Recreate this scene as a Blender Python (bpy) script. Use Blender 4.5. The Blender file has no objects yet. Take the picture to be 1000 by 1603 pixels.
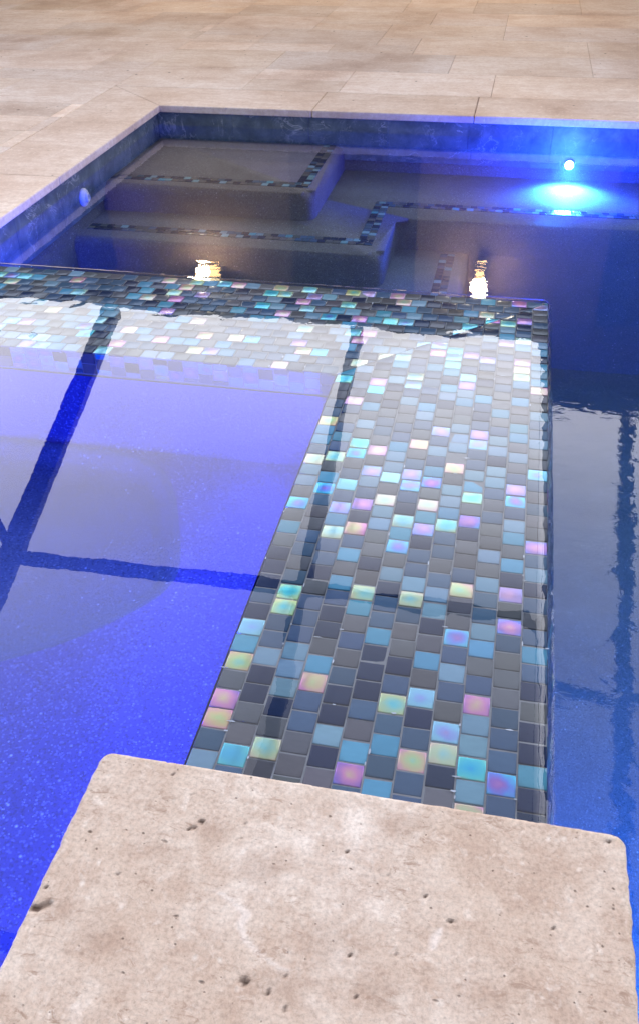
import bpy, bmesh, math, random
from mathutils import Vector, Matrix, noise
random.seed(7)
S = bpy.context.scene
COL = S.collection
R = math.radians

# ------------------------------------------------------------------ camera
PITCH, YAW, ROLL, CH, CX = 0.6491821, -0.21150761, -0.01818785, 0.63705473, -0.08680011
F = Vector((math.sin(YAW)*math.cos(PITCH), math.cos(YAW)*math.cos(PITCH), -math.sin(PITCH)))
r0 = Vector((math.cos(YAW), -math.sin(YAW), 0)); u0 = r0.cross(F)
rt = r0*math.cos(ROLL)+u0*math.sin(ROLL); up = -r0*math.sin(ROLL)+u0*math.cos(ROLL)
cd = bpy.data.cameras.new('camera'); cam = bpy.data.objects.new('camera', cd); COL.objects.link(cam)
cd.sensor_fit = 'VERTICAL'; cd.sensor_height = 24; cd.lens = 24*1400/1603
cd.clip_start = 0.02; cd.clip_end = 2000
m = Matrix((rt, up, -F)).transposed().to_4x4(); m.translation = Vector((CX, 0, CH)); cam.matrix_world = m
S.camera = cam
cd.dof.use_dof = False

# ------------------------------------------------------------------ sky, exposure
S.view_settings.view_transform = 'Standard'; S.view_settings.look = 'None'
S.view_settings.exposure = 0.0; S.view_settings.gamma = 1
W = bpy.data.worlds.new('World'); S.world = W; W.use_nodes = True
nt = W.node_tree; nt.nodes.clear()
def wn(t, **k):
    n = nt.nodes.new(t)
    for a, b in k.items(): setattr(n, a, b)
    return n
wo = wn('ShaderNodeOutputWorld')
sky = wn('ShaderNodeTexSky', sky_type='NISHITA', sun_disc=False)
sky.sun_elevation = R(4); sky.sun_rotation = R(0); sky.air_density = 1.0; sky.dust_density = 1.0
b1 = wn('ShaderNodeBackground'); b1.inputs[1].default_value = 0.05
nt.links.new(sky.outputs[0], b1.inputs[0])
# dusk cloud cover: a broad pale glow over the house (+Y), dull grey everywhere else
tc = wn('ShaderNodeTexCoord')
sp = wn('ShaderNodeSeparateXYZ'); nt.links.new(tc.outputs['Generated'], sp.inputs[0])
cr = wn('ShaderNodeValToRGB'); els = cr.color_ramp.elements
els[0].position = 0.0; els[0].color = (3.5, 3.4, 3.5, 1); els[1].position = 1.0; els[1].color = (.8, .8, .88, 1)
for p_, c_ in ((.40, (6.0, 5.85, 6.0)), (.47, (6.5, 6.3, 6.5)), (.53, (6.6, 6.45, 6.8)), (.60, (5.3, 5.2, 5.5)), (.68, (3.3, 3.25, 3.5)), (.77, (1.8, 1.8, 2.0))):
    e = els.new(p_); e.color = (*c_, 1)
nt.links.new(sp.outputs[2], cr.inputs[0])
az = wn('ShaderNodeMapRange', interpolation_type='SMOOTHSTEP'); az.inputs[1].default_value = -.05; az.inputs[2].default_value = .62
nt.links.new(sp.outputs[1], az.inputs[0])
mxs = wn('ShaderNodeMix', data_type='RGBA'); mxs.inputs[6].default_value = (.50, .51, .57, 1)
nt.links.new(az.outputs[0], mxs.inputs[0]); nt.links.new(cr.outputs[0], mxs.inputs[7])
cn = wn('ShaderNodeTexNoise'); cn.inputs['Scale'].default_value = 3.5; cn.inputs['Detail'].default_value = 5
nt.links.new(tc.outputs['Generated'], cn.inputs['Vector'])
cmr = wn('ShaderNodeMapRange'); cmr.inputs[1].default_value = .3; cmr.inputs[2].default_value = .7
cmr.inputs[3].default_value = .88; cmr.inputs[4].default_value = 1.1
nt.links.new(cn.outputs[0], cmr.inputs[0])
b2 = wn('ShaderNodeBackground')
nt.links.new(mxs.outputs[2], b2.inputs[0]); nt.links.new(cmr.outputs[0], b2.inputs[1])
ad = wn('ShaderNodeAddShader')
nt.links.new(b1.outputs[0], ad.inputs[0]); nt.links.new(b2.outputs[0], ad.inputs[1]); nt.links.new(ad.outputs[0], wo.inputs[0])

# ------------------------------------------------------------------ helpers
def prop(o, label=None, cat=None, group=None, kind=None):
    if label: o['label'] = label
    if cat: o['category'] = cat
    if group: o['group'] = group
    if kind: o['kind'] = kind
    return o
def thing(name, label, cat, loc=(0, 0, 0), group=None):
    o = bpy.data.objects.new(name, None); COL.objects.link(o); o.location = loc
    o.empty_display_size = .05
    return prop(o, label, cat, group)
def link(name, me, mat, parent=None):
    o = bpy.data.objects.new(name, me); COL.objects.link(o)
    if mat: me.materials.append(mat)
    if parent:
        o.parent = parent; o.location = -Vector(parent.location) if parent.parent is None else (0, 0, 0)
    return o
def mesh(name, V, Fc, smooth=False):
    me = bpy.data.meshes.new(name); me.from_pydata([tuple(v) for v in V], [], Fc); me.update()
    if smooth: me.polygons.foreach_set('use_smooth', [True]*len(me.polygons))
    return me
class MB:
    def __init__(s): s.V = []; s.F = []
    def box(s, x0, x1, y0, y1, z0, z1):
        b = len(s.V)
        s.V += [(x0,y0,z0),(x1,y0,z0),(x1,y1,z0),(x0,y1,z0),(x0,y0,z1),(x1,y0,z1),(x1,y1,z1),(x0,y1,z1)]
        s.F += [[b+i for i in f] for f in ((3,2,1,0),(4,5,6,7),(0,1,5,4),(1,2,6,5),(2,3,7,6),(3,0,4,7))]; return s
    def bar(s, p, q, w, h):
        p, q = Vector(p), Vector(q); d = (q-p).normalized()
        a = d.cross(Vector((0,0,1)));  a = a.normalized() if a.length > 1e-4 else Vector((1,0,0)); c = a.cross(d)
        b = len(s.V)
        for e in (p, q):
            for i, j in ((-1,-1),(1,-1),(1,1),(-1,1)): s.V.append(tuple(e+a*i*w/2+c*j*h/2))
        s.F += [[b+i for i in f] for f in ((3,2,1,0),(4,5,6,7),(0,1,5,4),(1,2,6,5),(2,3,7,6),(3,0,4,7))]; return s
    def prism(s, poly, z0, z1):
        b = len(s.V); n = len(poly)
        s.V += [(x,y,z0) for x,y in poly]+[(x,y,z1) for x,y in poly]
        s.F += [[b+n-1-i for i in range(n)], [b+n+i for i in range(n)]]
        s.F += [[b+i, b+(i+1)%n, b+n+(i+1)%n, b+n+i] for i in range(n)]; return s
    def lathe(s, prof, o, ax, seg=24):
        ax = Vector(ax).normalized(); t = ax.orthogonal().normalized(); u = ax.cross(t); o = Vector(o); b = len(s.V)
        for r, h in prof:
            for k in range(seg):
                a = 2*math.pi*k/seg; s.V.append(tuple(o+ax*h+(t*math.cos(a)+u*math.sin(a))*r))
        for i in range(len(prof)-1):
            for k in range(seg):
                k2 = (k+1) % seg; s.F.append([b+i*seg+k, b+i*seg+k2, b+(i+1)*seg+k2, b+(i+1)*seg+k])
        s.F.append([b+seg-1-k for k in range(seg)]); s.F.append([b+(len(prof)-1)*seg+k for k in range(seg)]); return s
    def build(s, name, mat, parent=None, bevel=0, seg=2, smooth=False):
        me = mesh(name, s.V, s.F, smooth)
        if bevel:
            bm = bmesh.new(); bm.from_mesh(me)
            ed = [e for e in bm.edges if len(e.link_faces) == 2 and e.calc_face_angle(0) > .6]
            bmesh.ops.bevel(bm, geom=ed, offset=bevel, segments=seg, affect='EDGES', profile=.5)
            bm.to_mesh(me); bm.free()
        return link(name, me, mat, parent)

# ------------------------------------------------------------------ materials
class N:
    """tiny node helper"""
    def __init__(s, name):
        s.m = bpy.data.materials.new(name); s.m.use_nodes = True; s.t = s.m.node_tree; s.t.nodes.clear()
        s.out = s.t.nodes.new('ShaderNodeOutputMaterial')
    def n(s, t, ins=None, **k):
        x = s.t.nodes.new(t)
        for a, b in k.items(): setattr(x, a, b)
        for a, b in (ins or {}).items(): s.set(x, a, b)
        return x
    def set(s, x, a, b):
        if hasattr(b, 'links') : s.t.links.new(b, x.inputs[a])
        else: x.inputs[a].default_value = b
    def surf(s, sh): s.t.links.new(sh, s.out.inputs[0])
    def coord(s, which='Object', scale=(1,1,1), rot=(0,0,0)):
        tc = s.n('ShaderNodeTexCoord'); mp = s.n('ShaderNodeMapping', {'Vector': tc.outputs[which], 'Scale': scale, 'Rotation': rot}); return mp.outputs[0]
    def noise(s, v, scale, detail=4, rough=.55, dist=0):
        return s.n('ShaderNodeTexNoise', {'Vector': v, 'Scale': scale, 'Detail': detail, 'Roughness': rough, 'Distortion': dist}).outputs[0]
    def ramp(s, fac, stops, interp='LINEAR'):
        r = s.n('ShaderNodeValToRGB', {'Fac': fac}); r.color_ramp.interpolation = interp
        el = r.color_ramp.elements
        while len(el) > 1: el.remove(el[-1])
        for i, (p, c) in enumerate(stops):
            x = el[0] if i == 0 else el.new(p)
            x.position = p; x.color = (c, c, c, 1) if isinstance(c, (int, float)) else (*c, 1)
        return r.outputs[0]
    def mix(s, fac, a, b, mode='MIX'):
        x = s.n('ShaderNodeMix', data_type='RGBA', blend_type=mode)
        for i, v in ((0, fac), (6, a), (7, b)):
            if hasattr(v, 'links'): s.t.links.new(v, x.inputs[i])
            else: x.inputs[i].default_value = v if i == 0 else ((*v, 1) if len(v) == 3 else v)
        return x.outputs[2]
    def math(s, op, a, b=0.0, clamp=False):
        x = s.n('ShaderNodeMath', {0: a, 1: b}, operation=op); x.use_clamp = clamp; return x.outputs[0]
    def attr(s, name, out='Color'): return s.n('ShaderNodeAttribute', attribute_name=name).outputs[out]
    def bump(s, h, strength=.3, dist=.01, normal=None):
        i = {'Height': h, 'Strength': strength, 'Distance': dist}
        if normal is not None: i['Normal'] = normal
        return s.n('ShaderNodeBump', i).outputs[0]
    def bsdf(s, **k):
        return s.n('ShaderNodeBsdfPrincipled', {a.replace('_', ' '): b for a, b in k.items()}).outputs[0]

def simple(name, col, rough=.6, metal=0, spec=.5, var=.12, scale=20):
    n = N(name); v = n.coord(); a = n.noise(v, scale)
    c = n.mix(a, tuple(x*(1-var) for x in col), tuple(min(1, x*(1+var)) for x in col))
    n.surf(n.bsdf(Base_Color=c, Roughness=rough, Metallic=metal, Specular_IOR_Level=spec, Normal=n.bump(a, .1, .004)))
    return n.m
def emit(name, col, s):
    n = N(name); n.surf(n.n('ShaderNodeEmission', {'Color': (*col, 1), 'Strength': s}).outputs[0]); return n.m

def travertine(name, closeup=False, per=False):
    n = N(name); v = n.coord()
    warp = n.n('ShaderNodeTexNoise', {'Vector': v, 'Scale': 9.0, 'Detail': 3.0}).outputs[1]
    vv = n.n('ShaderNodeVectorMath', {0: v, 1: n.n('ShaderNodeVectorMath', {0: warp, 'Scale': .03}, operation='SCALE').outputs[0]}, operation='ADD').outputs[0]
    big = n.noise(vv, 7 if closeup else 3.0, 6, .62)
    c = n.ramp(big, [(.30, (.42, .31, .25)), (.43, (.555, .45, .38)), (.56, (.635, .55, .49)), (.75, (.72, .65, .605))])
    mid = n.noise(vv, 42, 8, .72)
    c = n.mix(n.ramp(mid, [(.35, .72 if closeup else .42), (.60, 0)]), c, (.43, .31, .245))
    lt = n.noise(vv, 75, 6, .7, .6)
    c = n.mix(n.ramp(lt, [(.55, 0), (.74, .55)]), c, (.83, .77, .73))
    st = n.noise(n.coord(scale=(6, 34, 34) if not closeup else (28, 70, 70), rot=(0, 0, .25 if closeup else 0)), 1, 6, .7)
    c = n.mix(n.ramp(st, [(.36, .4), (.52, 0)]), c, (.45, .335, .27))
    # open pores: sparse dark pits
    vo = n.n('ShaderNodeTexVoronoi', {'Vector': n.n('ShaderNodeVectorMath', {0: vv, 1: (.75, 1.25, 1)}, operation='MULTIPLY').outputs[0] if closeup else vv, 'Scale': 95.0 if closeup else 30.0, 'Randomness': 1.0})
    rnd = n.n('ShaderNodeSeparateColor', {0: vo.outputs['Color']}).outputs[0]
    rad = n.math('MULTIPLY', n.math('SUBTRACT', rnd, .74 if closeup else .80), .8 if closeup else 1.3)
    pit = n.math('MULTIPLY', n.math('SUBTRACT', rad, vo.outputs['Distance']), 9, True)
    clus = n.ramp(n.noise(v, 11, 3), [(.44, 0), (.58, 1)])
    pit = n.math('MULTIPLY', pit, clus, True)
    if closeup:
        vo2 = n.n('ShaderNodeTexVoronoi', {'Vector': vv, 'Scale': 260.0}); rn2 = n.n('ShaderNodeSeparateColor', {0: vo2.outputs['Color']}).outputs[0]
        p2 = n.math('MULTIPLY', n.math('SUBTRACT', n.math('MULTIPLY', n.math('SUBTRACT', rn2, .88), 3), vo2.outputs['Distance']), 4, True)
        pit = n.math('MAXIMUM', pit, n.math('MULTIPLY', p2, .7))
        wf = n.n('ShaderNodeTexVoronoi', {'Vector': vv, 'Scale': 130.0}); rn3 = n.n('ShaderNodeSeparateColor', {0: wf.outputs['Color']}).outputs[1]
        fl = n.math('MULTIPLY', n.math('SUBTRACT', n.math('MULTIPLY', n.math('SUBTRACT', rn3, .86), 3), wf.outputs['Distance']), 3, True)
        c = n.mix(n.math('MULTIPLY', fl, .6), c, (.78, .73, .69))
        c = n.mix(n.attr('vein', 'Fac'), c, (.74, .68, .655))
        c = n.mix(n.attr('stain', 'Fac'), c, (.33, .22, .165))
        pit = n.math('MAXIMUM', pit, n.attr('pit', 'Fac'))
    fine = n.noise(v, 320 if closeup else 90, 4, .7)
    c = n.mix(1.0, c, n.ramp(fine, [(.3, (.74 if closeup else .90)), (.5, 1.0), (.7, 1.16 if closeup else 1.05)]), 'MULTIPLY')
    if closeup:
        sc = n.noise(n.coord(scale=(60, 140, 100), rot=(0, 0, .5)), 1, 5, .75, .8); sm = n.ramp(n.noise(v, 16, 3), [(.42, 0), (.6, 1)])
        c = n.mix(n.math('MULTIPLY', n.math('MULTIPLY', n.ramp(sc, [(.34, 1), (.45, 0)]), sm), .8), c, (.30, .20, .15))
    c = n.mix(pit, c, (.085, .05, .036))
    if per: c = n.mix(1.0, c, n.attr('tint'), 'MULTIPLY')
    h = n.math('SUBTRACT', n.math('ADD', n.math('MULTIPLY', mid, .35), n.math('MULTIPLY', lt, .15)), pit)
    n.surf(n.bsdf(Base_Color=c, Roughness=.62, Specular_IOR_Level=.3, Normal=n.bump(h, .5 if closeup else .25, .0025)))
    return n.m
M_TRAV = travertine('travertine_paving', per=True)
M_CAP = travertine('travertine_cap_stone', closeup=True)

def plaster(name, a, b, fleck):
    n = N(name); v = n.coord()
    c = n.mix(n.noise(v, 14, 4), a, b)
    vo = n.n('ShaderNodeTexVoronoi', {'Vector': v, 'Scale': 430.0})
    rn = n.n('ShaderNodeSeparateColor', {0: vo.outputs['Color']})
    c = n.mix(n.ramp(rn.outputs[0], [(0, .6), (.35, 0)]), c, tuple(x*.3 for x in a))
    patch = n.ramp(n.noise(v, 5, 3, .6), [(.40, .15), (.62, 1)])
    c = n.mix(n.math('MULTIPLY', patch, n.math('MULTIPLY', n.math('GREATER_THAN', rn.outputs[1], .955), n.math('LESS_THAN', vo.outputs['Distance'], .42))), c, fleck)
    v2 = n.n('ShaderNodeTexVoronoi', {'Vector': v, 'Scale': 150.0}); r2 = n.n('ShaderNodeSeparateColor', {0: v2.outputs['Color']})
    c = n.mix(n.math('MULTIPLY', n.math('MULTIPLY', patch, n.math('GREATER_THAN', r2.outputs[0], .93)), n.math('MULTIPLY', n.math('SUBTRACT', .34, v2.outputs['Distance']), 4, True)), c, tuple(min(1, x*1.5) for x in fleck))
    c = n.mix(n.ramp(n.noise(v, 7, 4, .6, .8), [(.35, .35), (.6, 0)]), c, tuple(x*.6 for x in a))
    c = n.mix(n.math('MULTIPLY', n.math('GREATER_THAN', rn.outputs[2], .88), .2), c, fleck)
    n.surf(n.bsdf(Base_Color=c, Roughness=.7, Specular_IOR_Level=.25, Normal=n.bump(rn.outputs[0], .25, .0015)))
    return n.m
M_POOL = plaster('pebble_pool_finish', (.15, .128, .122), (.21, .18, .17), (.5, .5, .52))
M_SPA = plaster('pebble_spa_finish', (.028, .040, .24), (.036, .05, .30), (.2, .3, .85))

def waterline():
    n = N('slate_waterline_tile'); v = n.coord()
    a = n.noise(v, 16, 6, .65, .4)
    c = n.ramp(a, [(.3, (.06, .085, .12)), (.5, (.105, .145, .195)), (.7, (.18, .23, .29))])
    for sc, k in ((8, .017), (15, .01)):
        w = n.noise(v, sc, 5, .6, 1.2); d = n.math('ABSOLUTE', n.math('SUBTRACT', w, .5))
        gate = n.ramp(n.noise(v, sc*.7, 2), [(.52, 0), (.62, 1)])
        c = n.mix(n.math('MULTIPLY', n.math('MULTIPLY', n.ramp(d, [(0, 1), (k, 0)]), gate), .7), c, (.5, .54, .58))
    g = n.n('ShaderNodeSeparateXYZ', {0: v})
    n.surf(n.bsdf(Base_Color=c, Roughness=.28, Specular_IOR_Level=.5, Normal=n.bump(a, .2, .003)))
    return n.m
M_FOOT_SHADE = plaster('footwell_shaded_finish', (.022, .05, .185), (.03, .063, .22), (.12, .2, .5))  # spa plaster greyed: the footwell's weaker blue light is painted into the colour
M_SLATE = waterline()

def glass_tile():
    n = N('glass_mosaic'); col = n.attr('col'); ir = n.attr('irid', 'Fac')
    uv = n.n('ShaderNodeUVMap', uv_map='tile').outputs[0]
    d = n.n('ShaderNodeVectorMath', {0: uv}, operation='LENGTH').outputs['Value']
    cloud = n.noise(n.coord(), 38, 3)
    vi = n.n('ShaderNodeTexCoord').outputs['Object']
    seed = n.n('ShaderNodeSeparateColor', {0: n.attr('rnd')})
    # dichroic film: the hue runs through cyan, green, gold, pink, violet from a tile's middle to its rim
    ph = n.math('FRACT', n.math('ADD', seed.outputs[0], n.math('ADD', n.math('MULTIPLY', d, .26), n.math('MULTIPLY', cloud, .45))))
    film = n.ramp(ph, [(0, (.03, .42, .60)), (.2, (.10, .55, .52)), (.38, (.45, .56, .22)), (.5, (.62, .44, .22)), (.64, (.62, .20, .36)), (.8, (.26, .10, .42)), (.9, (.10, .2, .62)), (1, (.03, .42, .60))])
    glassy = n.mix(n.math('MULTIPLY', n.noise(n.coord(scale=(1, 4, 1)), 60, 3), .5), col, n.mix(1.0, col, (.55, .55, .6), 'MULTIPLY'))
    rim = n.ramp(d, [(.62, 0), (.95, .35)])
    glassy = n.mix(rim, glassy, n.mix(1.0, glassy, (.45, .45, .5), 'MULTIPLY'))
    c = n.mix(ir, glassy, n.mix(n.math('MULTIPLY', seed.outputs[1], .42), n.mix(1.0, film, (.84, .82, .82), 'MULTIPLY'), (.46, .43, .47)))
    n.surf(n.bsdf(Base_Color=c, Roughness=.12, Metallic=n.math('MULTIPLY', ir, .30), Specular_IOR_Level=.07,
                  Normal=n.bump(cloud, .06, .004)))
    return n.m
M_TILE = glass_tile()
M_GROUT = simple('mosaic_grout', (.20, .19, .19), .85, var=.35, scale=120)

def water(name, tint, f0=.022, small=.25, big=.5, volume=None, scale=1.0, stretch=(1, 1, 1)):
    n = N(name); v = n.coord(scale=stretch)
    a = n.noise(v, 5*scale, 2, .5); b = n.noise(v, 26*scale, 3, .5, .4)
    h = n.math('ADD', n.math('MULTIPLY', a, big), n.math('MULTIPLY', b, small))
    if name == 'spa_water_surface':
        film = n.attr('film', 'Fac')                 # thin sheet over the mosaic: it is ruffled by every joint
        f = n.noise(n.coord(), 48, 2, .5)
        h = n.math('ADD', h, n.math('MULTIPLY', n.math('MULTIPLY', f, film), .002))
    if volume:      # livelier where the wall spills into the pool
        g_ = n.n('ShaderNodeMapRange', {0: n.n('ShaderNodeSeparateXYZ', {0: v}).outputs[0], 1: -.25, 2: .25, 3: .40, 4: .75}).outputs[0]
        h = n.math('MULTIPLY', h, g_)
    nb = n.bump(h, 1.0, .012)
    lw = n.n('ShaderNodeLayerWeight', {'Blend': .5, 'Normal': nb}).outputs['Facing']
    fac = n.math('ADD', n.math('MULTIPLY', n.math('POWER', lw, 5), 1-f0), f0)
    tr = n.n('ShaderNodeBsdfTransparent', {'Color': (*tint, 1)}).outputs[0]
    gl = n.n('ShaderNodeBsdfGlossy', {'Color': (1, 1, 1, 1), 'Roughness': .0, 'Normal': nb}).outputs[0]
    mx = n.n('ShaderNodeMixShader', {0: fac, 1: tr, 2: gl}).outputs[0]
    n.surf(mx)
    if volume:
        va = n.n('ShaderNodeVolumeAbsorption', {'Color': (*volume[0], 1), 'Density': volume[1]}).outputs[0]
        vs = n.n('ShaderNodeVolumeScatter', {'Color': (.8, .9, 1, 1), 'Density': .10, 'Anisotropy': .5}).outputs[0]
        va = n.n('ShaderNodeAddShader', {0: va, 1: vs}).outputs[0]
        n.t.links.new(va, n.out.inputs['Volume'])
    return n.m
M_SPAW = water('spa_water_surface', (.80, .88, .99), f0=.027, small=.002, big=.013)
M_POOLW = water('pool_water_surface', (.97, .98, 1), small=.028, big=.12, volume=((.30, .72, .97), 1.15), stretch=(1, 1.5, 1))
M_FRAME = simple('bronze_aluminium', (.022, .021, .022), .45, var=.1)
M_STUCCO = simple('taupe_stucco', (.17, .135, .12), .9, var=.2, scale=40)
M_ROOF = simple('dark_shingle', (.06, .055, .052), .9, var=.4, scale=30)
M_DOOR = simple('dark_wood_door', (.045, .028, .02), .5, var=.3)
M_WIN = simple('dark_window_glass', (.015, .017, .022), .08, spec=.5)
M_WHITE = simple('white_plastic', (.75, .76, .78), .35, var=.04)
M_STEEL = simple('brushed_steel', (.5, .5, .52), .3, metal=1, var=.05)
M_LAWN = simple('lawn_grass', (.05, .075, .025), .95, var=.5, scale=3)
M_GLASSLAMP = emit('lit_lantern_glass', (1.0, .66, .27), 14)
M_STRIP = emit('added_strip_diffuser', (.02, .1, 1.0), 4)  # blue glow of the added spa fill strips
M_LED = emit('blue_led_lens', (.25, .8, 1.0), 60)
M_SEAM = simple('sand_joint', (.38, .30, .26), .95, var=.2)

# ------------------------------------------------------------------ dimensions (metres; z = 0 is the top of the spa wall)
YC, WW = 1.4616, 0.305
ZD = -0.200           # deck
ZP = -0.277           # pool water
XL, YF = -1.455, 3.540     # pool edges (front of coping)
XT, YT = -1.475, 3.558     # waterline tile faces
XR, YN = 3.2, -1.6
ZS = 0.009            # spa water
ZB = -0.165           # spa bench
FLOOR = -0.95

# ------------------------------------------------------------------ deck and ground
DX0, DX1, DY0, DY1 = -7.5, 6.5, -4.0, 6.9
CW = 0.305
lawn = MB()
for (x0, x1, y0, y1) in ((-400, DX0, -400, 400), (DX1, 400, -400, 400), (DX0, DX1, -400, DY0), (DX0, DX1, 12.0, 400)):
    lawn.V += [(x0, y0, -.26), (x1, y0, -.26), (x1, y1, -.26), (x0, y1, -.26)]; b = len(lawn.V); lawn.F.append([b-4, b-3, b-2, b-1])
prop(lawn.build('lawn', M_LAWN), kind='structure')
base = MB()
x0, x1, y0, y1 = XL-CW, XR+CW, YN-CW, YF+CW
for b in ((DX0, x0, DY0, DY1), (x1, DX1, DY0, DY1), (x0, x1, DY0, y0), (x0, x1, y1, DY1)): base.box(*b, -.5, ZD-.0045)
prop(base.build('deck_bedding', M_SEAM), kind='structure')

def paver_mesh():
    U = .2032; rng = random.Random(11)
    V, Fc, T = [], [], []
    nx0, nx1 = int((DX0-x0)/U)-1, int((DX1-x0)/U)+1
    def fill(ax0, ax1, ay0, ay1, ox, oy):
        nx, ny = int(math.ceil((ax1-ax0)/U)), int(math.ceil((ay1-ay0)/U))
        occ = [[0]*nx for _ in range(ny)]
        for j in range(ny):
            for i in range(nx):
                if occ[j][i]: continue
                for (w, h) in rng.sample([(3, 2), (3, 2), (2, 2), (2, 1), (3, 2), (2, 1), (4, 2)], 7)+[(2, 1), (1, 1)]:
                    if i+w <= nx and j+h <= ny and not any(occ[j+b][i+a] for a in range(w) for b in range(h)): break
                for a in range(w):
                    for b in range(h): occ[j+b][i+a] = 1
                g = .0006
                X0 = max(ax0, ox+i*U)+g; X1 = min(ax1, ox+(i+w)*U)-g; Y0 = max(ay0, oy+j*U)+g; Y1 = min(ay1, oy+(j+h)*U)-g
                if X1-X0 < .01 or Y1-Y0 < .01: continue
                dz = rng.uniform(-.0006, .0004); k = len(V); e = .0016
                V.extend([(X0, Y0, ZD-.006), (X1, Y0, ZD-.006), (X1, Y1, ZD-.006), (X0, Y1, ZD-.006),
                          (X0, Y0, ZD-.0018+dz), (X1, Y0, ZD-.0018+dz), (X1, Y1, ZD-.0018+dz), (X0, Y1, ZD-.0018+dz),
                          (X0+e, Y0+e, ZD+dz), (X1-e, Y0+e, ZD+dz), (X1-e, Y1-e, ZD+dz), (X0+e, Y1-e, ZD+dz)])
                fs = [(8, 9, 10, 11), (4, 5, 9, 8), (5, 6, 10, 9), (6, 7, 11, 10), (7, 4, 8, 11), (0, 1, 5, 4), (1, 2, 6, 5), (2, 3, 7, 6), (3, 0, 4, 7)]
                Fc.extend([[k+q for q in f] for f in fs])
                s = rng.gauss(1.04, .055); w_ = rng.uniform(-.035, .035)
                T.extend([(1.38*s*(1+w_*.5), 1.42*s, 1.50*s*(1-w_), 1)]*len(fs))
    fill(DX0, x0, DY0, DY1, DX0, DY0); fill(x0, x1, y1, DY1, x0-.06, y1); fill(x1, DX1, DY0, DY1, x1, DY0); fill(x0, x1, DY0, y0, x0, DY0)
    me = mesh('paver', V, Fc); at = me.attributes.new('tint', 'FLOAT_COLOR', 'FACE')
    at.data.foreach_set('color', [c for t in T for c in t]); return me
prop(link('pool_deck', paver_mesh(), M_TRAV), kind='structure')

# coping: single stones, bull-nosed slightly, mitred at the corner
coping = thing('pool_coping', 'cream travertine coping edging the pool, raised slightly over the slate waterline tile', 'coping', (XL, YF, ZD))
def cop(poly):
    o = MB().prism(poly, ZD-.026, ZD).build('coping_stone', M_TRAV, coping, bevel=.004, seg=2)
    at = o.data.attributes.new('tint', 'FLOAT_COLOR', 'FACE'); s = random.gauss(1.02, .05)
    at.data.foreach_set('color', [s*1.29, s*1.27, s*1.29, 1]*len(o.data.polygons))
g = .001
cop([(XL, YF), (XL-CW+g, YF+CW-g), (XL-CW+g, 2.62), (XL, 2.62)])
y = 2.62
while y > YC-.05:
    ny = max(y-.61, YC-.06); cop([(XL-CW+g, ny+g), (XL, ny+g), (XL, y-g), (XL-CW+g, y-g)]); y = ny
xs = [XL, -.85, -.24, .37, .98, 1.59, 2.2, 2.81, XR]
for i in range(len(xs)-1):
    a, b = xs[i]+g, xs[i+1]-g
    cop([(a, YF), (b, YF), (b, YF+CW-g), (a-(CW if i == 0 else 0), YF+CW-g)])
y = YF+CW-.002
while y > YN:
    cop([(XR+g, max(YN, y-.61)+g), (XR+CW-g, max(YN, y-.61)+g), (XR+CW-g, y-g), (XR+g, y-g)]); y -= .61

# ------------------------------------------------------------------ pool basin
pool = thing('swimming_pool', 'dark pebble plaster pool basin with a band of veined slate tile at the waterline', 'pool', (0, 2.5, FLOOR))
MB().box(XT-.2, XR+.2, YN-.2, YF+.25, FLOOR-.15, FLOOR).build('pool_floor', M_POOL, pool)
wl = MB()
wl.box(XT-.2, XT-.012, YN-.2, YF+.25, FLOOR, ZD-.027).box(XT-.012, XR, YT+.012, YF+.25, FLOOR, ZD-.027).box(XR+.012, XR+.2, YN-.2, YF+.25, FLOOR, ZD-.027).box(XT-.012, XR+.012, YN-.2, YN, FLOOR, ZD-.027)
wl.build('pool_wall', M_POOL, pool)
tl = MB(); TW = .3048
y = YT
while y > YC: tl.box(XT-.012, XT, max(YC, y-TW)+.0003, y-.0003, ZD-.18, ZD-.0275); y -= TW
tl.build('waterline_tile', M_SLATE, pool, bevel=.0005, seg=1)
tl = MB(); x = XT
while x < XR: tl.box(x+.0003, min(XR, x+TW)-.0003, YT, YT+.012, ZD-.18, ZD-.0275); x += TW
tl.build('waterline_tile', M_SLATE, pool, bevel=.0005, seg=1)

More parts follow.
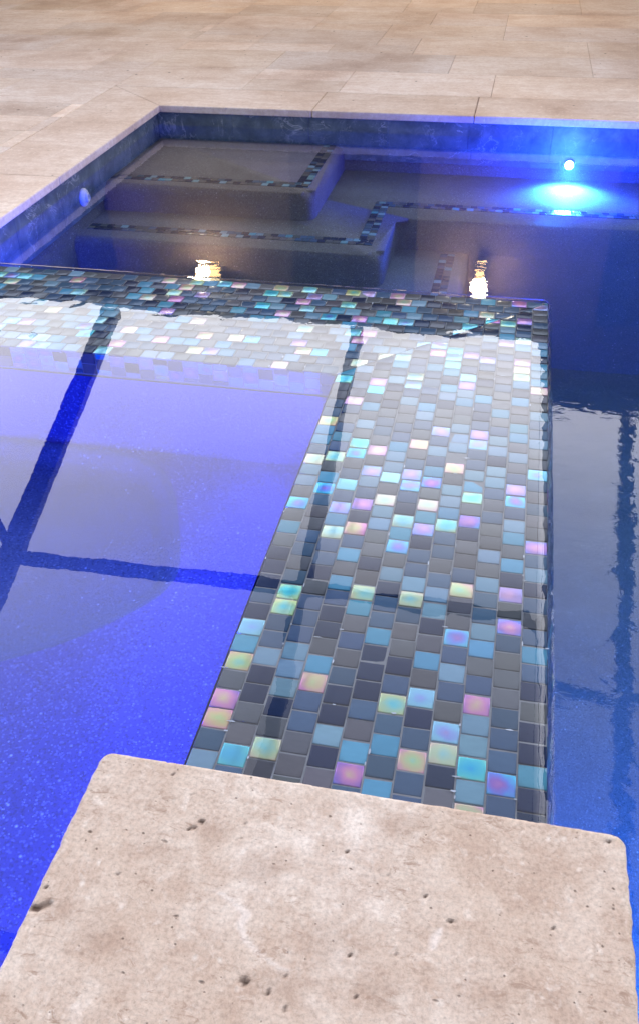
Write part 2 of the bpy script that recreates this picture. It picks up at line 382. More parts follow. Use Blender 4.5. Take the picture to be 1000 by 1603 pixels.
# ------------------------------------------------------------------ glass mosaic builder
KINDS = [('grey', (.135, .128, .13)), ('grey', (.105, .102, .106)), ('slate', (.062, .105, .165)), ('slate', (.066, .115, .185)), ('navy', (.018, .03, .07)), ('cyan', (.10, .31, .41)), ('pale', (.20, .32, .38)), ('irid', (.3, .4, .5))]
WTS_TOP = [.14, .12, .14, .11, .10, .09, .10, .20]
WTS_TRIM = [.16, .14, .1, .08, .34, .03, .15, 0]
class Mosaic:
    def __init__(s, seed, wts): s.V = []; s.F = []; s.col = []; s.ir = []; s.uv = []; s.rnd = []; s.rng = random.Random(seed); s.w = wts
    def tile(s, poly, o, u, v, n, lift=.0):
        """poly: 2-D outline in (u, v); a pillowed glass tile sunk 3 mm into the grout"""
        r = s.rng; kd, c = r.choices(KINDS, s.w)[0]
        cx = sum(p[0] for p in poly)/len(poly); cy = sum(p[1] for p in poly)/len(poly)
        hw = max(abs(p[0]-cx) for p in poly); hh = max(abs(p[1]-cy) for p in poly)
        if hw < .002 or hh < .002: return
        jx, jy, jz = r.gauss(0, .00025), r.gauss(0, .00025), r.gauss(0, .00025)
        tx, ty = r.gauss(0, .012), r.gauss(0, .012)
        base = len(s.V); m = len(poly); rings = ((1, -.004), (1, -.00045), (1-.0005/hw, -.00008), (1-.0013/hw, .0))
        for k, z in rings:
            k = max(k, .2)
            for p in poly:
                a, b = cx+(p[0]-cx)*k+jx, cy+(p[1]-cy)*k+jy
                s.V.append(tuple(o+u*a+v*b+n*(z+jz+lift+tx*(p[0]-cx)*k+ty*(p[1]-cy)*k)))
        faces = [[base+i*m+q, base+i*m+(q+1) % m, base+(i+1)*m+(q+1) % m, base+(i+1)*m+q] for i in range(3) for q in range(m)]
        faces.append([base+3*m+q for q in range(m)])
        sc = r.uniform(.85, 1.15); c = tuple(min(.9, x*sc*r.uniform(.94, 1.06)) for x in c); rr = (r.random(), r.random(), r.random())
        if hw > .008 and r.random() < .16:      # a lime chip or a trapped bubble on the joint
            k = r.randrange(m); p, q = poly[k], poly[(k+1) % m]; t = r.choice((0.0, r.random())); fx, fy = p[0]+(q[0]-p[0])*t, p[1]+(q[1]-p[1])*t
            L_ = Vector((q[0]-p[0], q[1]-p[1])).normalized(); w1, w2 = r.uniform(.0012, .0048), r.uniform(.0006, .0011); b0 = len(s.V)
            for g_ in range(7):
                a_ = g_/7*6.283; e1, e2 = math.cos(a_)*w1*r.uniform(.6, 1.2), math.sin(a_)*w2*r.uniform(.6, 1.2)
                s.V.append(tuple(o+u*(fx+L_.x*e1-L_.y*e2)+v*(fy+L_.y*e1+L_.x*e2)+n*(.0007+lift)))
            s.F.append(list(range(b0, b0+7))); w_ = r.uniform(.3, .7)
            for _ in range(7): s.col += [w_, w_, w_*1.03, 1]; s.ir.append(0.0); s.rnd += [0, 0, 0, 1]; s.uv += [0, 0]
        for f in faces:
            s.F.append(f)
            for vi in f:
                q = (vi-base) % m; k = rings[(vi-base)//m][0]
                s.col += [*c, 1]; s.ir.append(1.0 if kd == 'irid' else 0.0); s.rnd += [*rr, 1]
                s.uv += [(poly[q][0]-cx)/hw*.71*k, (poly[q][1]-cy)/hh*.71*k]
    def field(s, o, u, v, n, x0, x1, y0, y1, px, py, clip=None, gap=.0016, lift=0.0):
        """columns of width px along u, tiles py long along v, each column shifted half a tile"""
        i = 0; x = x0
        while x < x1-1e-5:
            xe = min(x1, x+px); y = y0-(py*.5 if i % 2 else 0)-s.rng.uniform(0, .1)*py
            while y < y1-1e-5:
                P = [(x+gap/2, max(y, y0)+gap/2), (xe-gap/2, max(y, y0)+gap/2), (xe-gap/2, min(y+py, y1)-gap/2), (x+gap/2, min(y+py, y1)-gap/2)]
                if P[2][1]-P[0][1] > .003:
                    if clip: P = clip_poly(P, *clip)
                    if len(P) >= 3: s.tile([Vector(p) for p in P], o, u, v, n, lift)
                y += py
            x += px; i += 1
    def build(s, name, parent):
        me = mesh(name, s.V, s.F, True)
        for nm, dat in (('col', s.col), ('rnd', s.rnd)):
            me.attributes.new(nm, 'FLOAT_COLOR', 'CORNER').data.foreach_set('color', dat)
        me.attributes.new('irid', 'FLOAT', 'CORNER').data.foreach_set('value', s.ir)
        me.uv_layers.new(name='tile').data.foreach_set('uv', s.uv)
        return link(name, me, M_TILE, parent)
def clip_poly(P, a, b, c):      # keep a*x + b*y <= c
    out = []
    for i in range(len(P)):
        p, q = P[i], P[(i+1) % len(P)]; dp_, dq = a*p[0]+b*p[1]-c, a*q[0]+b*q[1]-c
        if dp_ <= 0: out.append(p)
        if dp_*dq < 0:
            t = dp_/(dp_-dq); out.append((p[0]+(q[0]-p[0])*t, p[1]+(q[1]-p[1])*t))
    return out
PX, PY = .0254, .0238
X_, Y_, Z_ = Vector((1, 0, 0)), Vector((0, 1, 0)), Vector((0, 0, 1))

# ------------------------------------------------------------------ spillway walls between spa and pool
WY0 = -.9
wa = thing('spillway_wall', 'tiled spillway wall running away from the travertine block, mosaic of grey, navy, cyan and pearly glass', 'tiled wall', (-WW/2, .5, FLOOR))
wb = thing('spillway_wall', 'tiled spillway wall crossing the picture behind the spa, its mosaic darker along the far edge', 'tiled wall', (-.9, YC-WW/2, FLOOR))
def inset_a(e): return [(-WW+e, WY0), (-e, WY0), (-e, YC-e), (-WW+e, YC-WW-e)]
MB().prism([(-WW+.001, WY0), (-.001, WY0), (-.001, YC-.001), (-WW+.001, YC-WW-.001)], FLOOR, -.0008).build('wall_core', M_GROUT, wa)
MB().prism([(XT+.001, YC-WW+.001), (-WW+.001, YC-WW+.001), (-.001, YC-.001), (XT+.001, YC-.001)], FLOOR, -.0008).build('wall_core', M_GROUT, wb)
A = Mosaic(3, WTS_TOP)
# top: mitred with the other wall along the diagonal from the outer to the inner corner
A.field(Vector((0, 0, 0)), X_, Y_, Z_, -WW, 0, .3, YC, PX, PY, clip=(-1, 1, YC))
A.field(Vector((0, 0, 0)), Y_, Z_, X_, .3, YC, -.46, -.001, PY, PX)           # pool side
A.build('glass_tile_mosaic', wa)
B = Mosaic(5, WTS_TOP)
B.field(Vector((0, YC, 0)), -Y_, X_, Z_, 0, WW, XT+.002, 0, PX, PY*1.08, clip=(1, 1, 0))
B.field(Vector((0, YC, 0)), X_, Z_, Y_*-1, 0, 0, 0, 0, 1, 1)
B.field(Vector((0, YC-WW, 0)), X_, Z_, -Y_, XT+.002, -WW, -.0375, -.001, PY, .0182)   # spa side, two rows
B.field(Vector((0, YC, 0)), -X_, Z_, Y_, 0, -XT-.002, -.46, -.001, PY, PX)     # pool side
B.build('glass_tile_mosaic', wb)
A2 = Mosaic(8, WTS_TOP)

# ------------------------------------------------------------------ spa basin: bench with a rounded footwell
spa = thing('spa_basin', 'blue lit pebble plaster spa with a wide bench and a rounded footwell', 'spa', (-.9, .3, FLOOR))
SX0, SX1, SY0, SY1 = -1.455, -WW+.001, -.75, YC-WW+.001
rim = [(-1.30, 1.137), (-1.0, 1.138), (-.78, 1.139), (-.66, 1.136), (-.60, 1.119), (-.565, 1.09), (-.532, 1.035), (-.505, .97), (-.482, .91), (-.47, .868), (-.472, .835), (-.484, .805), (-.515, .765), (-.56, .715), (-.62, .672), (-.80, .56), (-1.0, .47), (-1.2, .45), (-1.30, .5)]
def smooth_poly(P, it=2):
    for _ in range(it):
        Q = []
        for i in range(len(P)):
            a, b = P[i], P[(i+1) % len(P)]
            Q += [(a[0]*.75+b[0]*.25, a[1]*.75+b[1]*.25), (a[0]*.25+b[0]*.75, a[1]*.25+b[1]*.75)]
        P = Q
    return P
rim = smooth_poly(rim)
bm = bmesh.new()
def loop(P, z): return [bm.verts.new((x, y, z)) for x, y in P]
outer = loop([(SX0, SY0), (SX1, SY0), (SX1, SY1), (SX0, SY1)], ZB); inner = loop(rim, ZB)
ed = [bm.edges.new((L[i], L[(i+1) % len(L)])) for L in (outer, inner) for i in range(len(L))]
bmesh.ops.triangle_fill(bm, use_beauty=True, edges=ed)
cx_, cy_ = -.9, .85
prev = inner
for off, z in ((.006, ZB-.001), (.014, ZB-.005), (.024, ZB-.014), (.034, ZB-.018), (.046, ZB-.021), (.07, ZB-.022)):
    ring = []
    for (x, y) in rim:
        d = Vector((cx_-x, (cy_-y)*2)).normalized(); ring.append(bm.verts.new((x+d.x*off, y+d.y*off, z)))
    n_ = len(ring)
    for i in range(n_): bm.faces.new((prev[i], prev[(i+1) % n_], ring[(i+1) % n_], ring[i]))
    prev = ring
foot = bm.faces.new(prev)
bmesh.ops.recalc_face_normals(bm, faces=bm.faces)
for f in bm.faces: f.smooth = len(f.verts) == 4
fb = bm.copy()
inn = set((round(v.co.x, 5), round(v.co.y, 5)) for v in inner)
for B_, low in ((bm, False), (fb, True)):
    kill = [f for f in B_.faces if (min(v.co.z for v in f.verts) < ZB-.0005) != low]
    bmesh.ops.delete(B_, geom=kill, context='FACES')
me = bpy.data.meshes.new('bench'); bm.to_mesh(me); bm.free(); link('bench', me, M_SPA, spa)
me = bpy.data.meshes.new('footwell'); fb.to_mesh(me); fb.free(); link('footwell', me, M_FOOT_SHADE, spa)
sw = MB()
sw.box(SX0-.2, SX0, SY0-.2, YC-WW, -.5, .012).box(SX0, -WW, SY0-.2, SY0, -.5, .012)
sw.build('spa_wall', M_SPA, spa)
# plaster on the inner faces of the spillway walls below the tile, coved into the bench
cv = MB(); n_ = 8
for (p, q, dx, dy) in (((XT+.02, YC-WW), (-WW, YC-WW), 0, -1), ((-WW, YC-WW), (-WW, SY0), -1, 0)):
    pr = [(0.003, -.040 if dy else -.006)]+[(.004+.028*(1-math.cos(a)), ZB+.030*(1-math.sin(a))+.0006) for a in [math.pi/2*k/n_ for k in range(n_+1)]][::1]
    b = len(cv.V)
    pr = [(.003, -.040 if dy else -.006), (.003, ZB+.014)]+[(.003+.012*(1-math.cos(t)), ZB+.014-.0136*math.sin(t)) for t in [math.pi/2*k/n_ for k in range(1, n_+1)]]
    for (o, z) in pr: cv.V += [(p[0]+dx*o, p[1]+dy*o, z), (q[0]+dx*o, q[1]+dy*o, z)]
    cv.F += [[b+2*i, b+2*i+1, b+2*i+3, b+2*i+2] for i in range(len(pr)-1)]
cv.build('wall_plaster', M_SPA, spa, smooth=True)
cp = MB(); cp.box(SX0-.3, SX0+.02, SY0-.3, YC, .0125, .05).box(SX0+.021, -.38, SY0-.3, SY0+.02, .0125, .05)
o = cp.build('travertine_surround', M_CAP, spa, bevel=.006)

# ------------------------------------------------------------------ travertine cap block in the foreground
BX0, BX1, BY0, BY1, BZ = -.3575, .0495, -.30, .414, .05
def cap_block():
    rc, h, st = .011, .040, .0021
    nx, ny = int((BX1-BX0)/st), int((BY1-BY0)/st)
    V, pit, vein, stain = [], [], [], []
    PIT = [(305, 1294, 6, 2.2), (296, 1299, 4, 1.8), (317, 1287, 5, 3), (383, 1537, 7, 6), (55, 1423, 9, 5), (420, 1553, 4.5, 3), (446, 1580, 4, 3), (272, 1211, 2.5, 2), (370, 1281, 2, 2), (381, 1291, 2.4, 2), (424, 1357, 2.4, 2),
           (183, 1369, 3, 2), (283, 1236, 2, 2), (301, 1242, 2, 2), (665, 1404, 5, 2), (625, 1402, 2.5, 2), (608, 1369, 2, 2), (618, 1493, 3, 2.5), (715, 1546, 3, 2.5), (558, 1562, 2.6, 3), (801, 1518, 2.4, 2), (542, 1334, 3, 2), (866, 1452, 2.6, 2), (705, 1443, 5, 2.5), (952, 1317, 4, 2), (447, 1527, 2, 2), (548, 1495, 2, 2), (72, 1390, 5, 1.6)]
    LIN = [((60, 1421), (78, 1413), 4.0)]
    VEIN = [(330, 1390, 1.5), (352, 1402, 3), (372, 1418, 5), (388, 1432, 8), (378, 1448, 7), (384, 1470, 5), (400, 1488, 5), (420, 1503, 4), (440, 1516, 3), (470, 1528, 2)]
    VEIN2 = [(690, 1455, 4), (680, 1470, 9), (676, 1483, 6)]
    STN = [(150, 1470, 55, 28), (90, 1420, 45, 24), (520, 1480, 70, 40), (330, 1300, 40, 24), (250, 1330, 50, 25), (640, 1290, 60, 26), (460, 1540, 90, 24), (420, 1360, 60, 30), (590, 1540, 50, 40), (760, 1560, 70, 30)]
    def px(p):
        d = Vector(p)-Vector((CX, 0, CH)); z = d.dot(F); return 500+1400*d.dot(rt)/z, 801.5-1400*d.dot(up)/z
    for j in range(ny+1):
        for i in range(nx+1):
            x = BX0+(BX1-BX0)*i/nx; y = BY0+(BY1-BY0)*j/ny
            # plan: rounded corner
            kx = min(x-BX0, BX1-x); ky = min(y-BY0, BY1-y)
            if kx < rc and ky < rc:
                a, b = rc-kx, rc-ky; m_ = max(a, b); L = math.hypot(a, b)
                if L > 1e-9:
                    f = m_/L; a2, b2 = a*f, b*f
                    x += (a-a2)*(1 if x-BX0 < BX1-x else -1); y += (b-b2)*(1 if y-BY0 < BY1-y else -1)
                    kx, ky = rc-a2, rc-b2
                    e = rc-m_
                else: e = rc
            else: e = min(kx, ky)
            q = Vector((x, y, 0))
            chip = max(0, noise.noise(q*42)*.8+noise.noise(q*130)*.7+noise.noise(q*260)*.5-.12)
            re = .0026+.0055*max(0, chip-.15)
            z = BZ-(re-math.sqrt(max(0, re*re-(re-min(e, re))**2)))
            if e < .0005:
                w_ = noise.noise(q*55)*.0012+noise.noise(q*150)*.0008-.0005-chip*.0014
                x += w_*(-1 if x < -.2 and kx <= ky+1e-6 else (1 if kx <= ky+1e-6 else 0)); y += w_*(1 if ky < kx else 0)
            z += noise.noise(q*6)*.0007+noise.noise(q*60)*.00022
            P = (x, y, z)
            u, v = px(P) if y > .1 else (-999, -999)
            pv = 0
            ww = 3*noise.noise(q*130); w2 = noise.noise(q*45)
            for (a, b, r1, r2) in PIT:
                d = math.hypot((u-a+ww)/r1, (v-b)/r2); d += .35*noise.noise(q*220); pv = max(pv, min(1, (1.15-d)*2.2))
            for (p1, p2, r_) in LIN:
                ax, ay = p1; bx, by = p2; t = max(0, min(1, ((u-ax)*(bx-ax)+(v-ay)*(by-ay))/((bx-ax)**2+(by-ay)**2)))
                d = math.hypot(u-ax-(bx-ax)*t+ww, v-ay-(by-ay)*t+w2*4)/r_; pv = max(pv, min(.7, (1.5-d)*.8))
            vv = 0
            for ch in (VEIN, VEIN2):
                for k in range(len(ch)-1):
                    ax, ay, ra = ch[k]; bx, by, rb = ch[k+1]
                    t = max(0, min(1, ((u-ax)*(bx-ax)+(v-ay)*(by-ay))/((bx-ax)**2+(by-ay)**2)))
                    d = math.hypot(u-ax-(bx-ax)*t+w2*4, v-ay-(by-ay)*t+w2*3)/(ra+(rb-ra)*t); vv = max(vv, min(.6, (1.25-d)*.9))
            ss = 0
            for (a, b, r1, r2) in STN:
                d = math.hypot((u-a)/r1, (v-b)/r2)+.5*noise.noise(q*30)+.3*noise.noise(q*90); ss = max(ss, min(.42, (1.1-d)*.5))
            pit.append(max(0, pv)); vein.append(max(0, vv)); stain.append(max(0, ss))
            V.append((x, y, z-.0016*max(0, pv)))
    Fc = [[j*(nx+1)+i, j*(nx+1)+i+1, (j+1)*(nx+1)+i+1, (j+1)*(nx+1)+i] for j in range(ny) for i in range(nx)]
    ring = [i for i in range(nx)]+[j*(nx+1)+nx for j in range(ny)]+[ny*(nx+1)+nx-i for i in range(nx)]+[(ny-j)*(nx+1) for j in range(ny)]
    prev = ring
    for z in (BZ-.012, BZ-.024, BZ-.034, BZ-.0405):
        cur = []
        for r_ in ring:
            x, y, _ = V[r_]; q = Vector((x, y, z*1.0)); d = .0012*noise.noise(q*60)
            ins = .003 if z < BZ-.037 else 0
            nx_ = 1 if abs(x-BX0) < .014 else (-1 if abs(x-BX1) < .014 else 0); ny_ = 1 if abs(y-BY0) < .014 else (-1 if abs(y-BY1) < .014 else 0)
            V.append((x+nx_*(ins+d), y+ny_*(ins+d), z)); cur.append(len(V)-1); pit.append(0); vein.append(0); stain.append(0)
        n_ = len(ring)
        for i in range(n_): Fc.append([prev[i], cur[i], cur[(i+1) % n_], prev[(i+1) % n_]])
        prev = cur
    Fc.append(prev[::1])
    me = mesh('cap', V, Fc, True)
    for nm, dt in (('pit', pit), ('vein', vein), ('stain', stain)):
        me.attributes.new(nm, 'FLOAT', 'POINT').data.foreach_set('value', dt)
    return me
o = link('travertine_block', cap_block(), M_CAP)
prop(o, 'thick cream travertine cap stone in the foreground with pitted face and rounded corners', 'stone block')

# ------------------------------------------------------------------ steps and bench in the far pool
def rounded(poly, rad):
    out = []
    for i, p in enumerate(poly):
        r_ = rad.get(i, 0)
        if not r_: out.append(p); continue
        a, b, c = Vector(poly[i-1]), Vector(p), Vector(poly[(i+1) % len(poly)])
        d1, d2 = (a-b).normalized(), (c-b).normalized(); P0, P2 = b+d1*r_, b+d2*r_
        for k in range(9):
            t = k/8; out.append(tuple(P0*(1-t)**2+b*2*t*(1-t)+P2*t*t))
    return out
def step(label, poly, rad, z0, z1, trims, seed):
    cx = sum(p[0] for p in poly)/len(poly); cy = sum(p[1] for p in poly)/len(poly)
    t = thing('pool_step', label, 'pool step', (cx, cy, z0))
    P = rounded(poly, rad); n_ = len(P)
    bm = bmesh.new(); b_ = [bm.verts.new((x, y, z0)) for x, y in P]; t_ = [bm.verts.new((x, y, z1)) for x, y in P]
    top = bm.faces.new(t_)
    for i in range(n_): bm.faces.new((b_[i], b_[(i+1) % n_], t_[(i+1) % n_], t_[i]))
    bmesh.ops.bevel(bm, geom=list(top.edges), offset=.034, segments=6, affect='EDGES', profile=.5)
    bmesh.ops.recalc_face_normals(bm, faces=bm.faces)
    for f in bm.faces: f.smooth = True
    me = bpy.data.meshes.new('tread'); bm.to_mesh(me); bm.free()
    o = link('tread', me, M_POOL, t)
    mo = Mosaic(seed, WTS_TRIM)
    for (kind, a, b, c) in trims:
        if kind == 'x': mo.field(Vector((0, c-PX, z1)), Y_, X_, -Z_*-1, 0, 2*PX, a, b, PX, PY*1.05, lift=.0022)
        else: mo.field(Vector((c-PX, 0, z1)), X_, Y_, Z_, 0, 2*PX, a, b, PX, PY*1.05, lift=.0022)
    mo.build('tile_trim', t)
    return t
Z1, Z2, Z3 = -.330, -.423, -.531
step('highest pool step, square and edged with dark mosaic, in the far left corner', [(XT-.06, 2.975), (-.728, 2.975), (-.728, YT+.06), (XT-.06, YT+.06)], {1: .05}, Z2-.004, Z1, [('x', XT, -.757, 3.062), ('y', 3.037, YT, -.783)], 21)
step('middle pool step turning into the long bench beneath the blue underwater light', [(XT-.06, 2.70), (-.452, 2.70), (-.452, 3.055), (XR+.06, 3.055), (XR+.06, YT+.06), (XT-.06, YT+.06)], {1: .06, 2: .05}, Z3-.004, Z2, [('x', XT, -.498, 2.81), ('y', 2.785, 3.165, -.523), ('x', -.548, XR, 3.19)], 22)
step('lowest pool step, just behind the crossing tiled wall, trimmed along its right side', [(XT-.06, 2.35), (-.195, 2.35), (-.195, 3.12), (XT-.06, 3.12)], {1: .06}, FLOOR-.004, Z3, [('y', 2.40, 3.03, -.268)], 23)
MB().box(-.194, XR-.001, 3.059, YT+.005, FLOOR-.004, Z3-.0045).build('bench_base', M_POOL, pool)

# ------------------------------------------------------------------ pool fittings
def lamp(name, parent, loc, col, power, size=.03, kind='POINT', rot=None, spot=None):
    L = bpy.data.lights.new(name, kind); L.color = col; L.energy = power; L.shadow_soft_size = size
    if kind == 'SPOT': L.spot_size = spot[0]; L.spot_blend = spot[1]
    if kind == 'AREA': L.size = size; L.shape = 'DISK'
    o = bpy.data.objects.new(name, L); COL.objects.link(o); o.parent = parent
    o.location = Vector(loc)-Vector(parent.location)
    if rot: o.rotation_euler = rot
    return o
def fixture(label, loc, d, rad=.042, group=None):
    t = thing('pool_light', label, 'pool light', loc, group); d = Vector(d)
    MB().lathe([(rad*1.35, -.004), (rad*1.35, .004), (rad*1.12, .010), (rad*1.0, .010)], loc, d).build('bezel', M_STEEL, t, smooth=False)
    MB().lathe([(rad*1.0, .0085), (rad*.9, .015), (rad*.55, .020), (rad*.1, .022)], loc, d).build('lens', M_LED, t, smooth=True)
    return t
BLUE = (.012, .045, 1.0)
f1 = fixture('small round blue underwater light glowing on the far pool wall', (.125, YT, -.362), (0, -1, 0), .016)
lamp('bulb', f1, (.125, YT-.065, -.338), (.05, .27, 1.0), 150, .03, 'SPOT', Vector((0, -.62, -.78)).to_track_quat('-Z', 'Y').to_euler(), (R(125), .9))
lamp('bulb', f1, (.125, YT-.26, -.36), BLUE, 50, .06)
f2 = fixture('blue underwater light on the far face of the crossing tiled wall, hidden behind it', (-1.15, YC+.001, -.36), (0, 1, 0))
lamp('bulb', f2, (-1.15, YC+.06, -.36), BLUE, 200, .04, 'SPOT', Vector((-.60, .78, .03)).to_track_quat('-Z', 'Y').to_euler(), (R(75), .9))
f3 = fixture('blue underwater light on the pool side of the tiled wall below the travertine block', (0.001, .30, -.52), (1, 0, 0))
lamp('bulb', f3, (.08, .30, -.50), (.012, .17, 1.0), 270, .05, 'SPOT', Vector((.32, .85, -.50)).to_track_quat('-Z', 'Y').to_euler(), (R(125), 1.0))
f4 = fixture('blue spa light on the near spa wall under the camera', (-.90, SY0, -.085), (0, 1, 0), .05)
lamp('bulb', f4, (-.90, SY0+.09, -.06), BLUE, 80, .08)
def strip(label, p, q, d, power):  # unseen fill lights, added to even out the blue on the spa bench
    p, q, d = Vector(p), Vector(q), Vector(d); c_ = (p+q)/2
    t = thing('added_fill_strip', label, 'added light strip', c_)
    MB().bar(p+d*.004, q+d*.004, .010, .018).build('channel', M_STEEL, t); MB().bar(p+d*.0105, q+d*.0105, .004, .012).build('diffuser', M_STRIP, t)
    L = bpy.data.lights.new('fill_led_row', 'AREA'); L.shape = 'RECTANGLE'; L.size = (q-p).length; L.size_y = .02; L.color = BLUE; L.energy = power
    o = bpy.data.objects.new('fill_led_row', L); COL.objects.link(o); o.parent = t
    x = (q-p).normalized(); z = -d; o.matrix_local = Matrix((x, z.cross(x), z)).transposed().to_4x4(); o.location = d*.02
strip('added unseen blue light strip under the tile on the spa side of the wall running away', (-WW-.001, .10, -.062), (-WW-.001, 1.13, -.062), (-1, 0, 0), 5.0)
strip('added unseen blue light strip along the left spa wall below its travertine edge', (SX0+.001, .10, -.062), (SX0+.001, 1.13, -.062), (1, 0, 0), 15)

jt = thing('return_jet', 'white round return jet on the left pool wall under the coping', 'pool jet', (XT, 2.80, -.322))
MB().lathe([(.030, 0), (.030, .004), (.026, .010), (.017, .014)], (XT, 2.80, -.322), (1, 0, 0)).build('flange', M_WHITE, jt, smooth=True)
MB().lathe([(.017, .012), (.014, .019), (.007, .022), (.006, .016)], (XT, 2.80, -.322), (1, 0, 0)).build('eyeball', M_WHITE, jt, smooth=True)

# ------------------------------------------------------------------ water
def spa_sheet():
    st = .0075; V, Fc, film = [], [], []
    xs = [SX0+.001+i*st for i in range(int((0.006-SX0)/st)+1)]; ys = [SY0+.001+j*st for j in range(int((YC+.006-SY0)/st)+1)]
    xs[-1] = .006; ys[-1] = YC+.006
    for y in ys:
        for x in xs:
            dx, dy = .006-x, YC+.006-y; d = min(dx, dy); din = max(0, WW-d) if d < WW else 0
            k = min(1, din/.08); k = k*k*(3-2*k)
            z = ZS
            z += .0007*noise.noise(Vector((x*2.2, y*2.2, 3)))
            if d < WW: z += k*(.00006*noise.noise(Vector((x*38, y*38, 1)))+  .00012*noise.noise(Vector((x*11, y*11, 5))))
            if d < .02:
                t = 1-d/.02; z -= .011*(1-math.sqrt(max(0, 1-t*t)))*(1+.5*noise.noise(Vector((x*50, y*50, 0))))
            V.append((x, y, z)); film.append(k)
    nx = len(xs)
    Fc = [[j*nx+i, j*nx+i+1, (j+1)*nx+i+1, (j+1)*nx+i] for j in range(len(ys)-1) for i in range(nx-1)]
    # the sheet falling down the pool side of the walls
    e1 = [(j)*nx+nx-1 for j in range(len(ys))]; e2 = [(len(ys)-1)*nx+i for i in range(nx-1, -1, -1)]
    L = e1+e2[1:]; prev = L
    for z in (-.02, -.08, -.16, ZP-.01):
        cur = []
        for r_ in L:
            x, y, _ = V[r_]; V.append((x+.0008*noise.noise(Vector((y*20, z*9, 0))), y, z)); film.append(1); cur.append(len(V)-1)
        for i in range(len(L)-1): Fc.append([prev[i], cur[i], cur[i+1], prev[i+1]])
        prev = cur
    me = mesh('spa_water', V, Fc, True); me.attributes.new('film', 'FLOAT', 'POINT').data.foreach_set('value', film); return me
prop(link('spa_water', spa_sheet(), M_SPAW), kind='structure')
# pool water: one closed body; its sides and bottom lie inside the walls and the floor slab
pw = MB().box(XT-.006, XR+.006, YN-.006, YT+.006, FLOOR-.08, ZP)
prop(pw.build('pool_water', M_POOLW), kind='structure')

def bubble(label, x, y, r_):
    n_ = 24; mb = MB(); z = ZS
    prof = [(r_*1.25, -.0003), (r_*1.05, .0008), (r_*.9, r_*.28), (r_*.6, r_*.45), (r_*.25, r_*.52), (.0004, r_*.53)]
    mb.lathe(prof, (x, y, z), (0, 0, 1), n_)
    prop(mb.build('water_bubble', M_SPAW, smooth=True), label, 'bubble', 'bubbles floating on the spa')

# ------------------------------------------------------------------ house across the deck
HW = 6.9
house = thing('house', 'dark taupe stucco house across the deck, seen mirrored in the water', 'house', (0, HW, ZD))
MB().box(-9.5, 9.0, HW, HW+5, ZD-.05, 2.30).build('wall', M_STUCCO, house)
rf = MB(); rf.prism([(0, 0)], 0, 0) if False else None
rv = [(-10, 6.2, 2.34), (9.5, 6.2, 2.34), (9.5, 12.6, 4.3), (-10, 12.6, 4.3), (-10, 6.2, 2.30), (9.5, 6.2, 2.30), (9.5, 12.6, 2.30), (-10, 12.6, 2.30)]
link('roof', mesh('roof', rv, [[0, 1, 2, 3], [7, 6, 5, 4], [4, 5, 1, 0], [5, 6, 2, 1], [6, 7, 3, 2], [7, 4, 0, 3]]), M_ROOF, house)
MB().box(-10, 9.5, 6.10, 6.199, 2.19, 2.33).build('gutter', M_FRAME, house)
for (a, b) in ((-4.9, -3.3), (.7, 2.7)):
    fr = MB().box(a, b, HW-.03, HW-.001, ZD+.01, 2.0).build('sliding_door', M_FRAME, house)
    MB().box(a+.08, (a+b)/2-.03, HW-.036, HW-.031, ZD+.1, 1.92).box((a+b)/2+.03, b-.08, HW-.036, HW-.031, ZD+.1, 1.92).build('pane', M_WIN, fr).location = (0, 0, 0)
fr = MB().box(-1.75, -.75, HW-.03, HW-.001, ZD+.01, 1.95).build('door', M_DOOR, house)
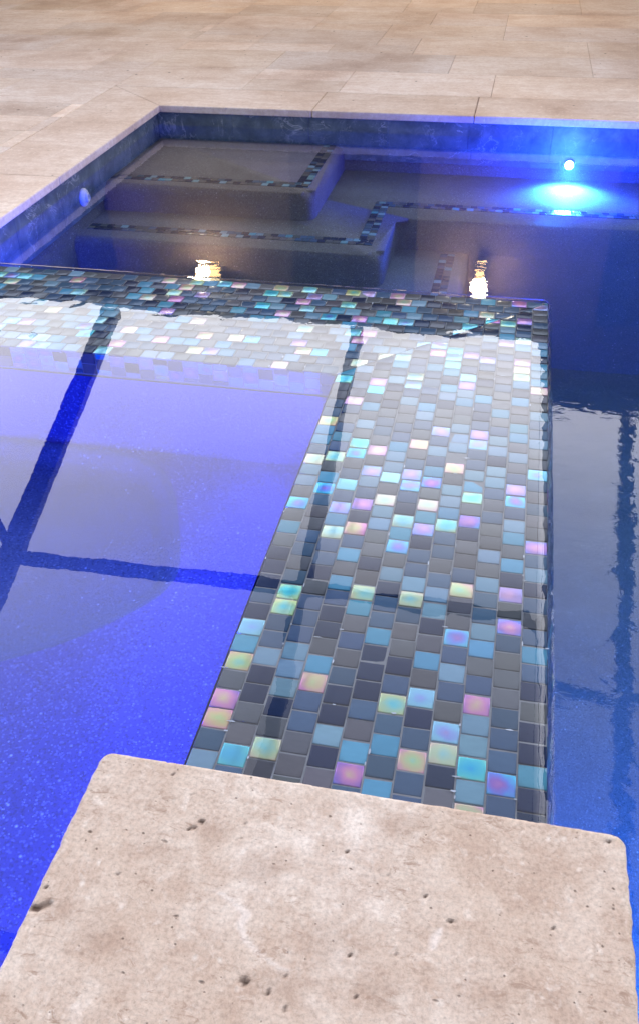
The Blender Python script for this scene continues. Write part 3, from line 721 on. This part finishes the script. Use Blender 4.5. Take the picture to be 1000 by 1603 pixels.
def lantern(label, x, z0, z1, w):
    t = thing('wall_lantern', label, 'wall lantern', (x, HW, z0), 'lanterns on the house wall')
    yc = HW-.14
    MB().box(x-.05, x+.05, HW-.02, HW-.0005, z0, z1+.08).bar((x, HW-.02, z1+.06), (x, yc, z1+.06), .02, .02).build('bracket', M_FRAME, t, bevel=.003)
    MB().prism([(x-w, yc-w), (x+w, yc-w), (x+w, yc+w), (x-w, yc+w)], z0, z1).build('glass', M_GLASSLAMP, t)
    MB().lathe([(w*1.6, 0), (w*1.5, .012), (w*.5, .06), (.01, .065)], (x, yc, z1+.001), (0, 0, 1), 4).build('cap', M_FRAME, t)
    return t, (x, yc-.12, (z0+z1)/2-.05)
for args, pw_ in ((('squat warm lantern on the house wall left of the door', -2.45, 1.675, 1.745, .085), 50), (('tall warm lantern on the house wall right of the door', -.235, 1.52, 1.79, .035), 55)):
    t, p = lantern(*args); lamp('bulb', t, p, (1, .74, .46), pw_, .06)

# ------------------------------------------------------------------ screen enclosure over the pool (mirrored in the spa and pool)
cage = thing('pool_enclosure', 'dark bronze aluminium screen enclosure frame over the pool, mirrored as dark bars', 'pool enclosure', (0, 6.1, ZD))
SL = .40
def zc(y): return 2.34+SL*(6.2-y) if y > 2.0 else 2.34+SL*4.2
for x, w in ((-5.1, .10), (-3.06, .15), (-1.085, .085), (.97, .10), (3.0, .1), (5.0, .1)):
    MB().bar((x, 6.12, zc(6.12)), (x, 2.0, zc(2.0)), w, .06).build('rafter', M_FRAME, cage)
    MB().bar((x, 2.0, zc(2.0)), (x, -3.8, zc(2.0)), w, .06).build('roof_beam', M_FRAME, cage)
    MB().bar((x, -3.8, ZD), (x, -3.8, zc(2.0)), .1, .06).build('post', M_FRAME, cage)
for y, w in ((4.08, .085), (2.0, .08), (-1.0, .08), (-3.8, .1)):
    MB().bar((-7.2, y, zc(y)+.01), (6.2, y, zc(y)+.01), w, .05).build('purlin', M_FRAME, cage)
MB().bar((-3.06, 4.1, zc(4.1)+.004), (-5.1, 6.1, zc(6.1)+.004), .06, .04).build('brace', M_FRAME, cage)

# bubbles last
bubble('larger clear bubble ringed dark, left of its neighbour by the left edge of the spa', -.868, 1.183, .0085)
bubble('smaller bluish bubble to the right of the bigger one on the spa', -.80, 1.183, .006)
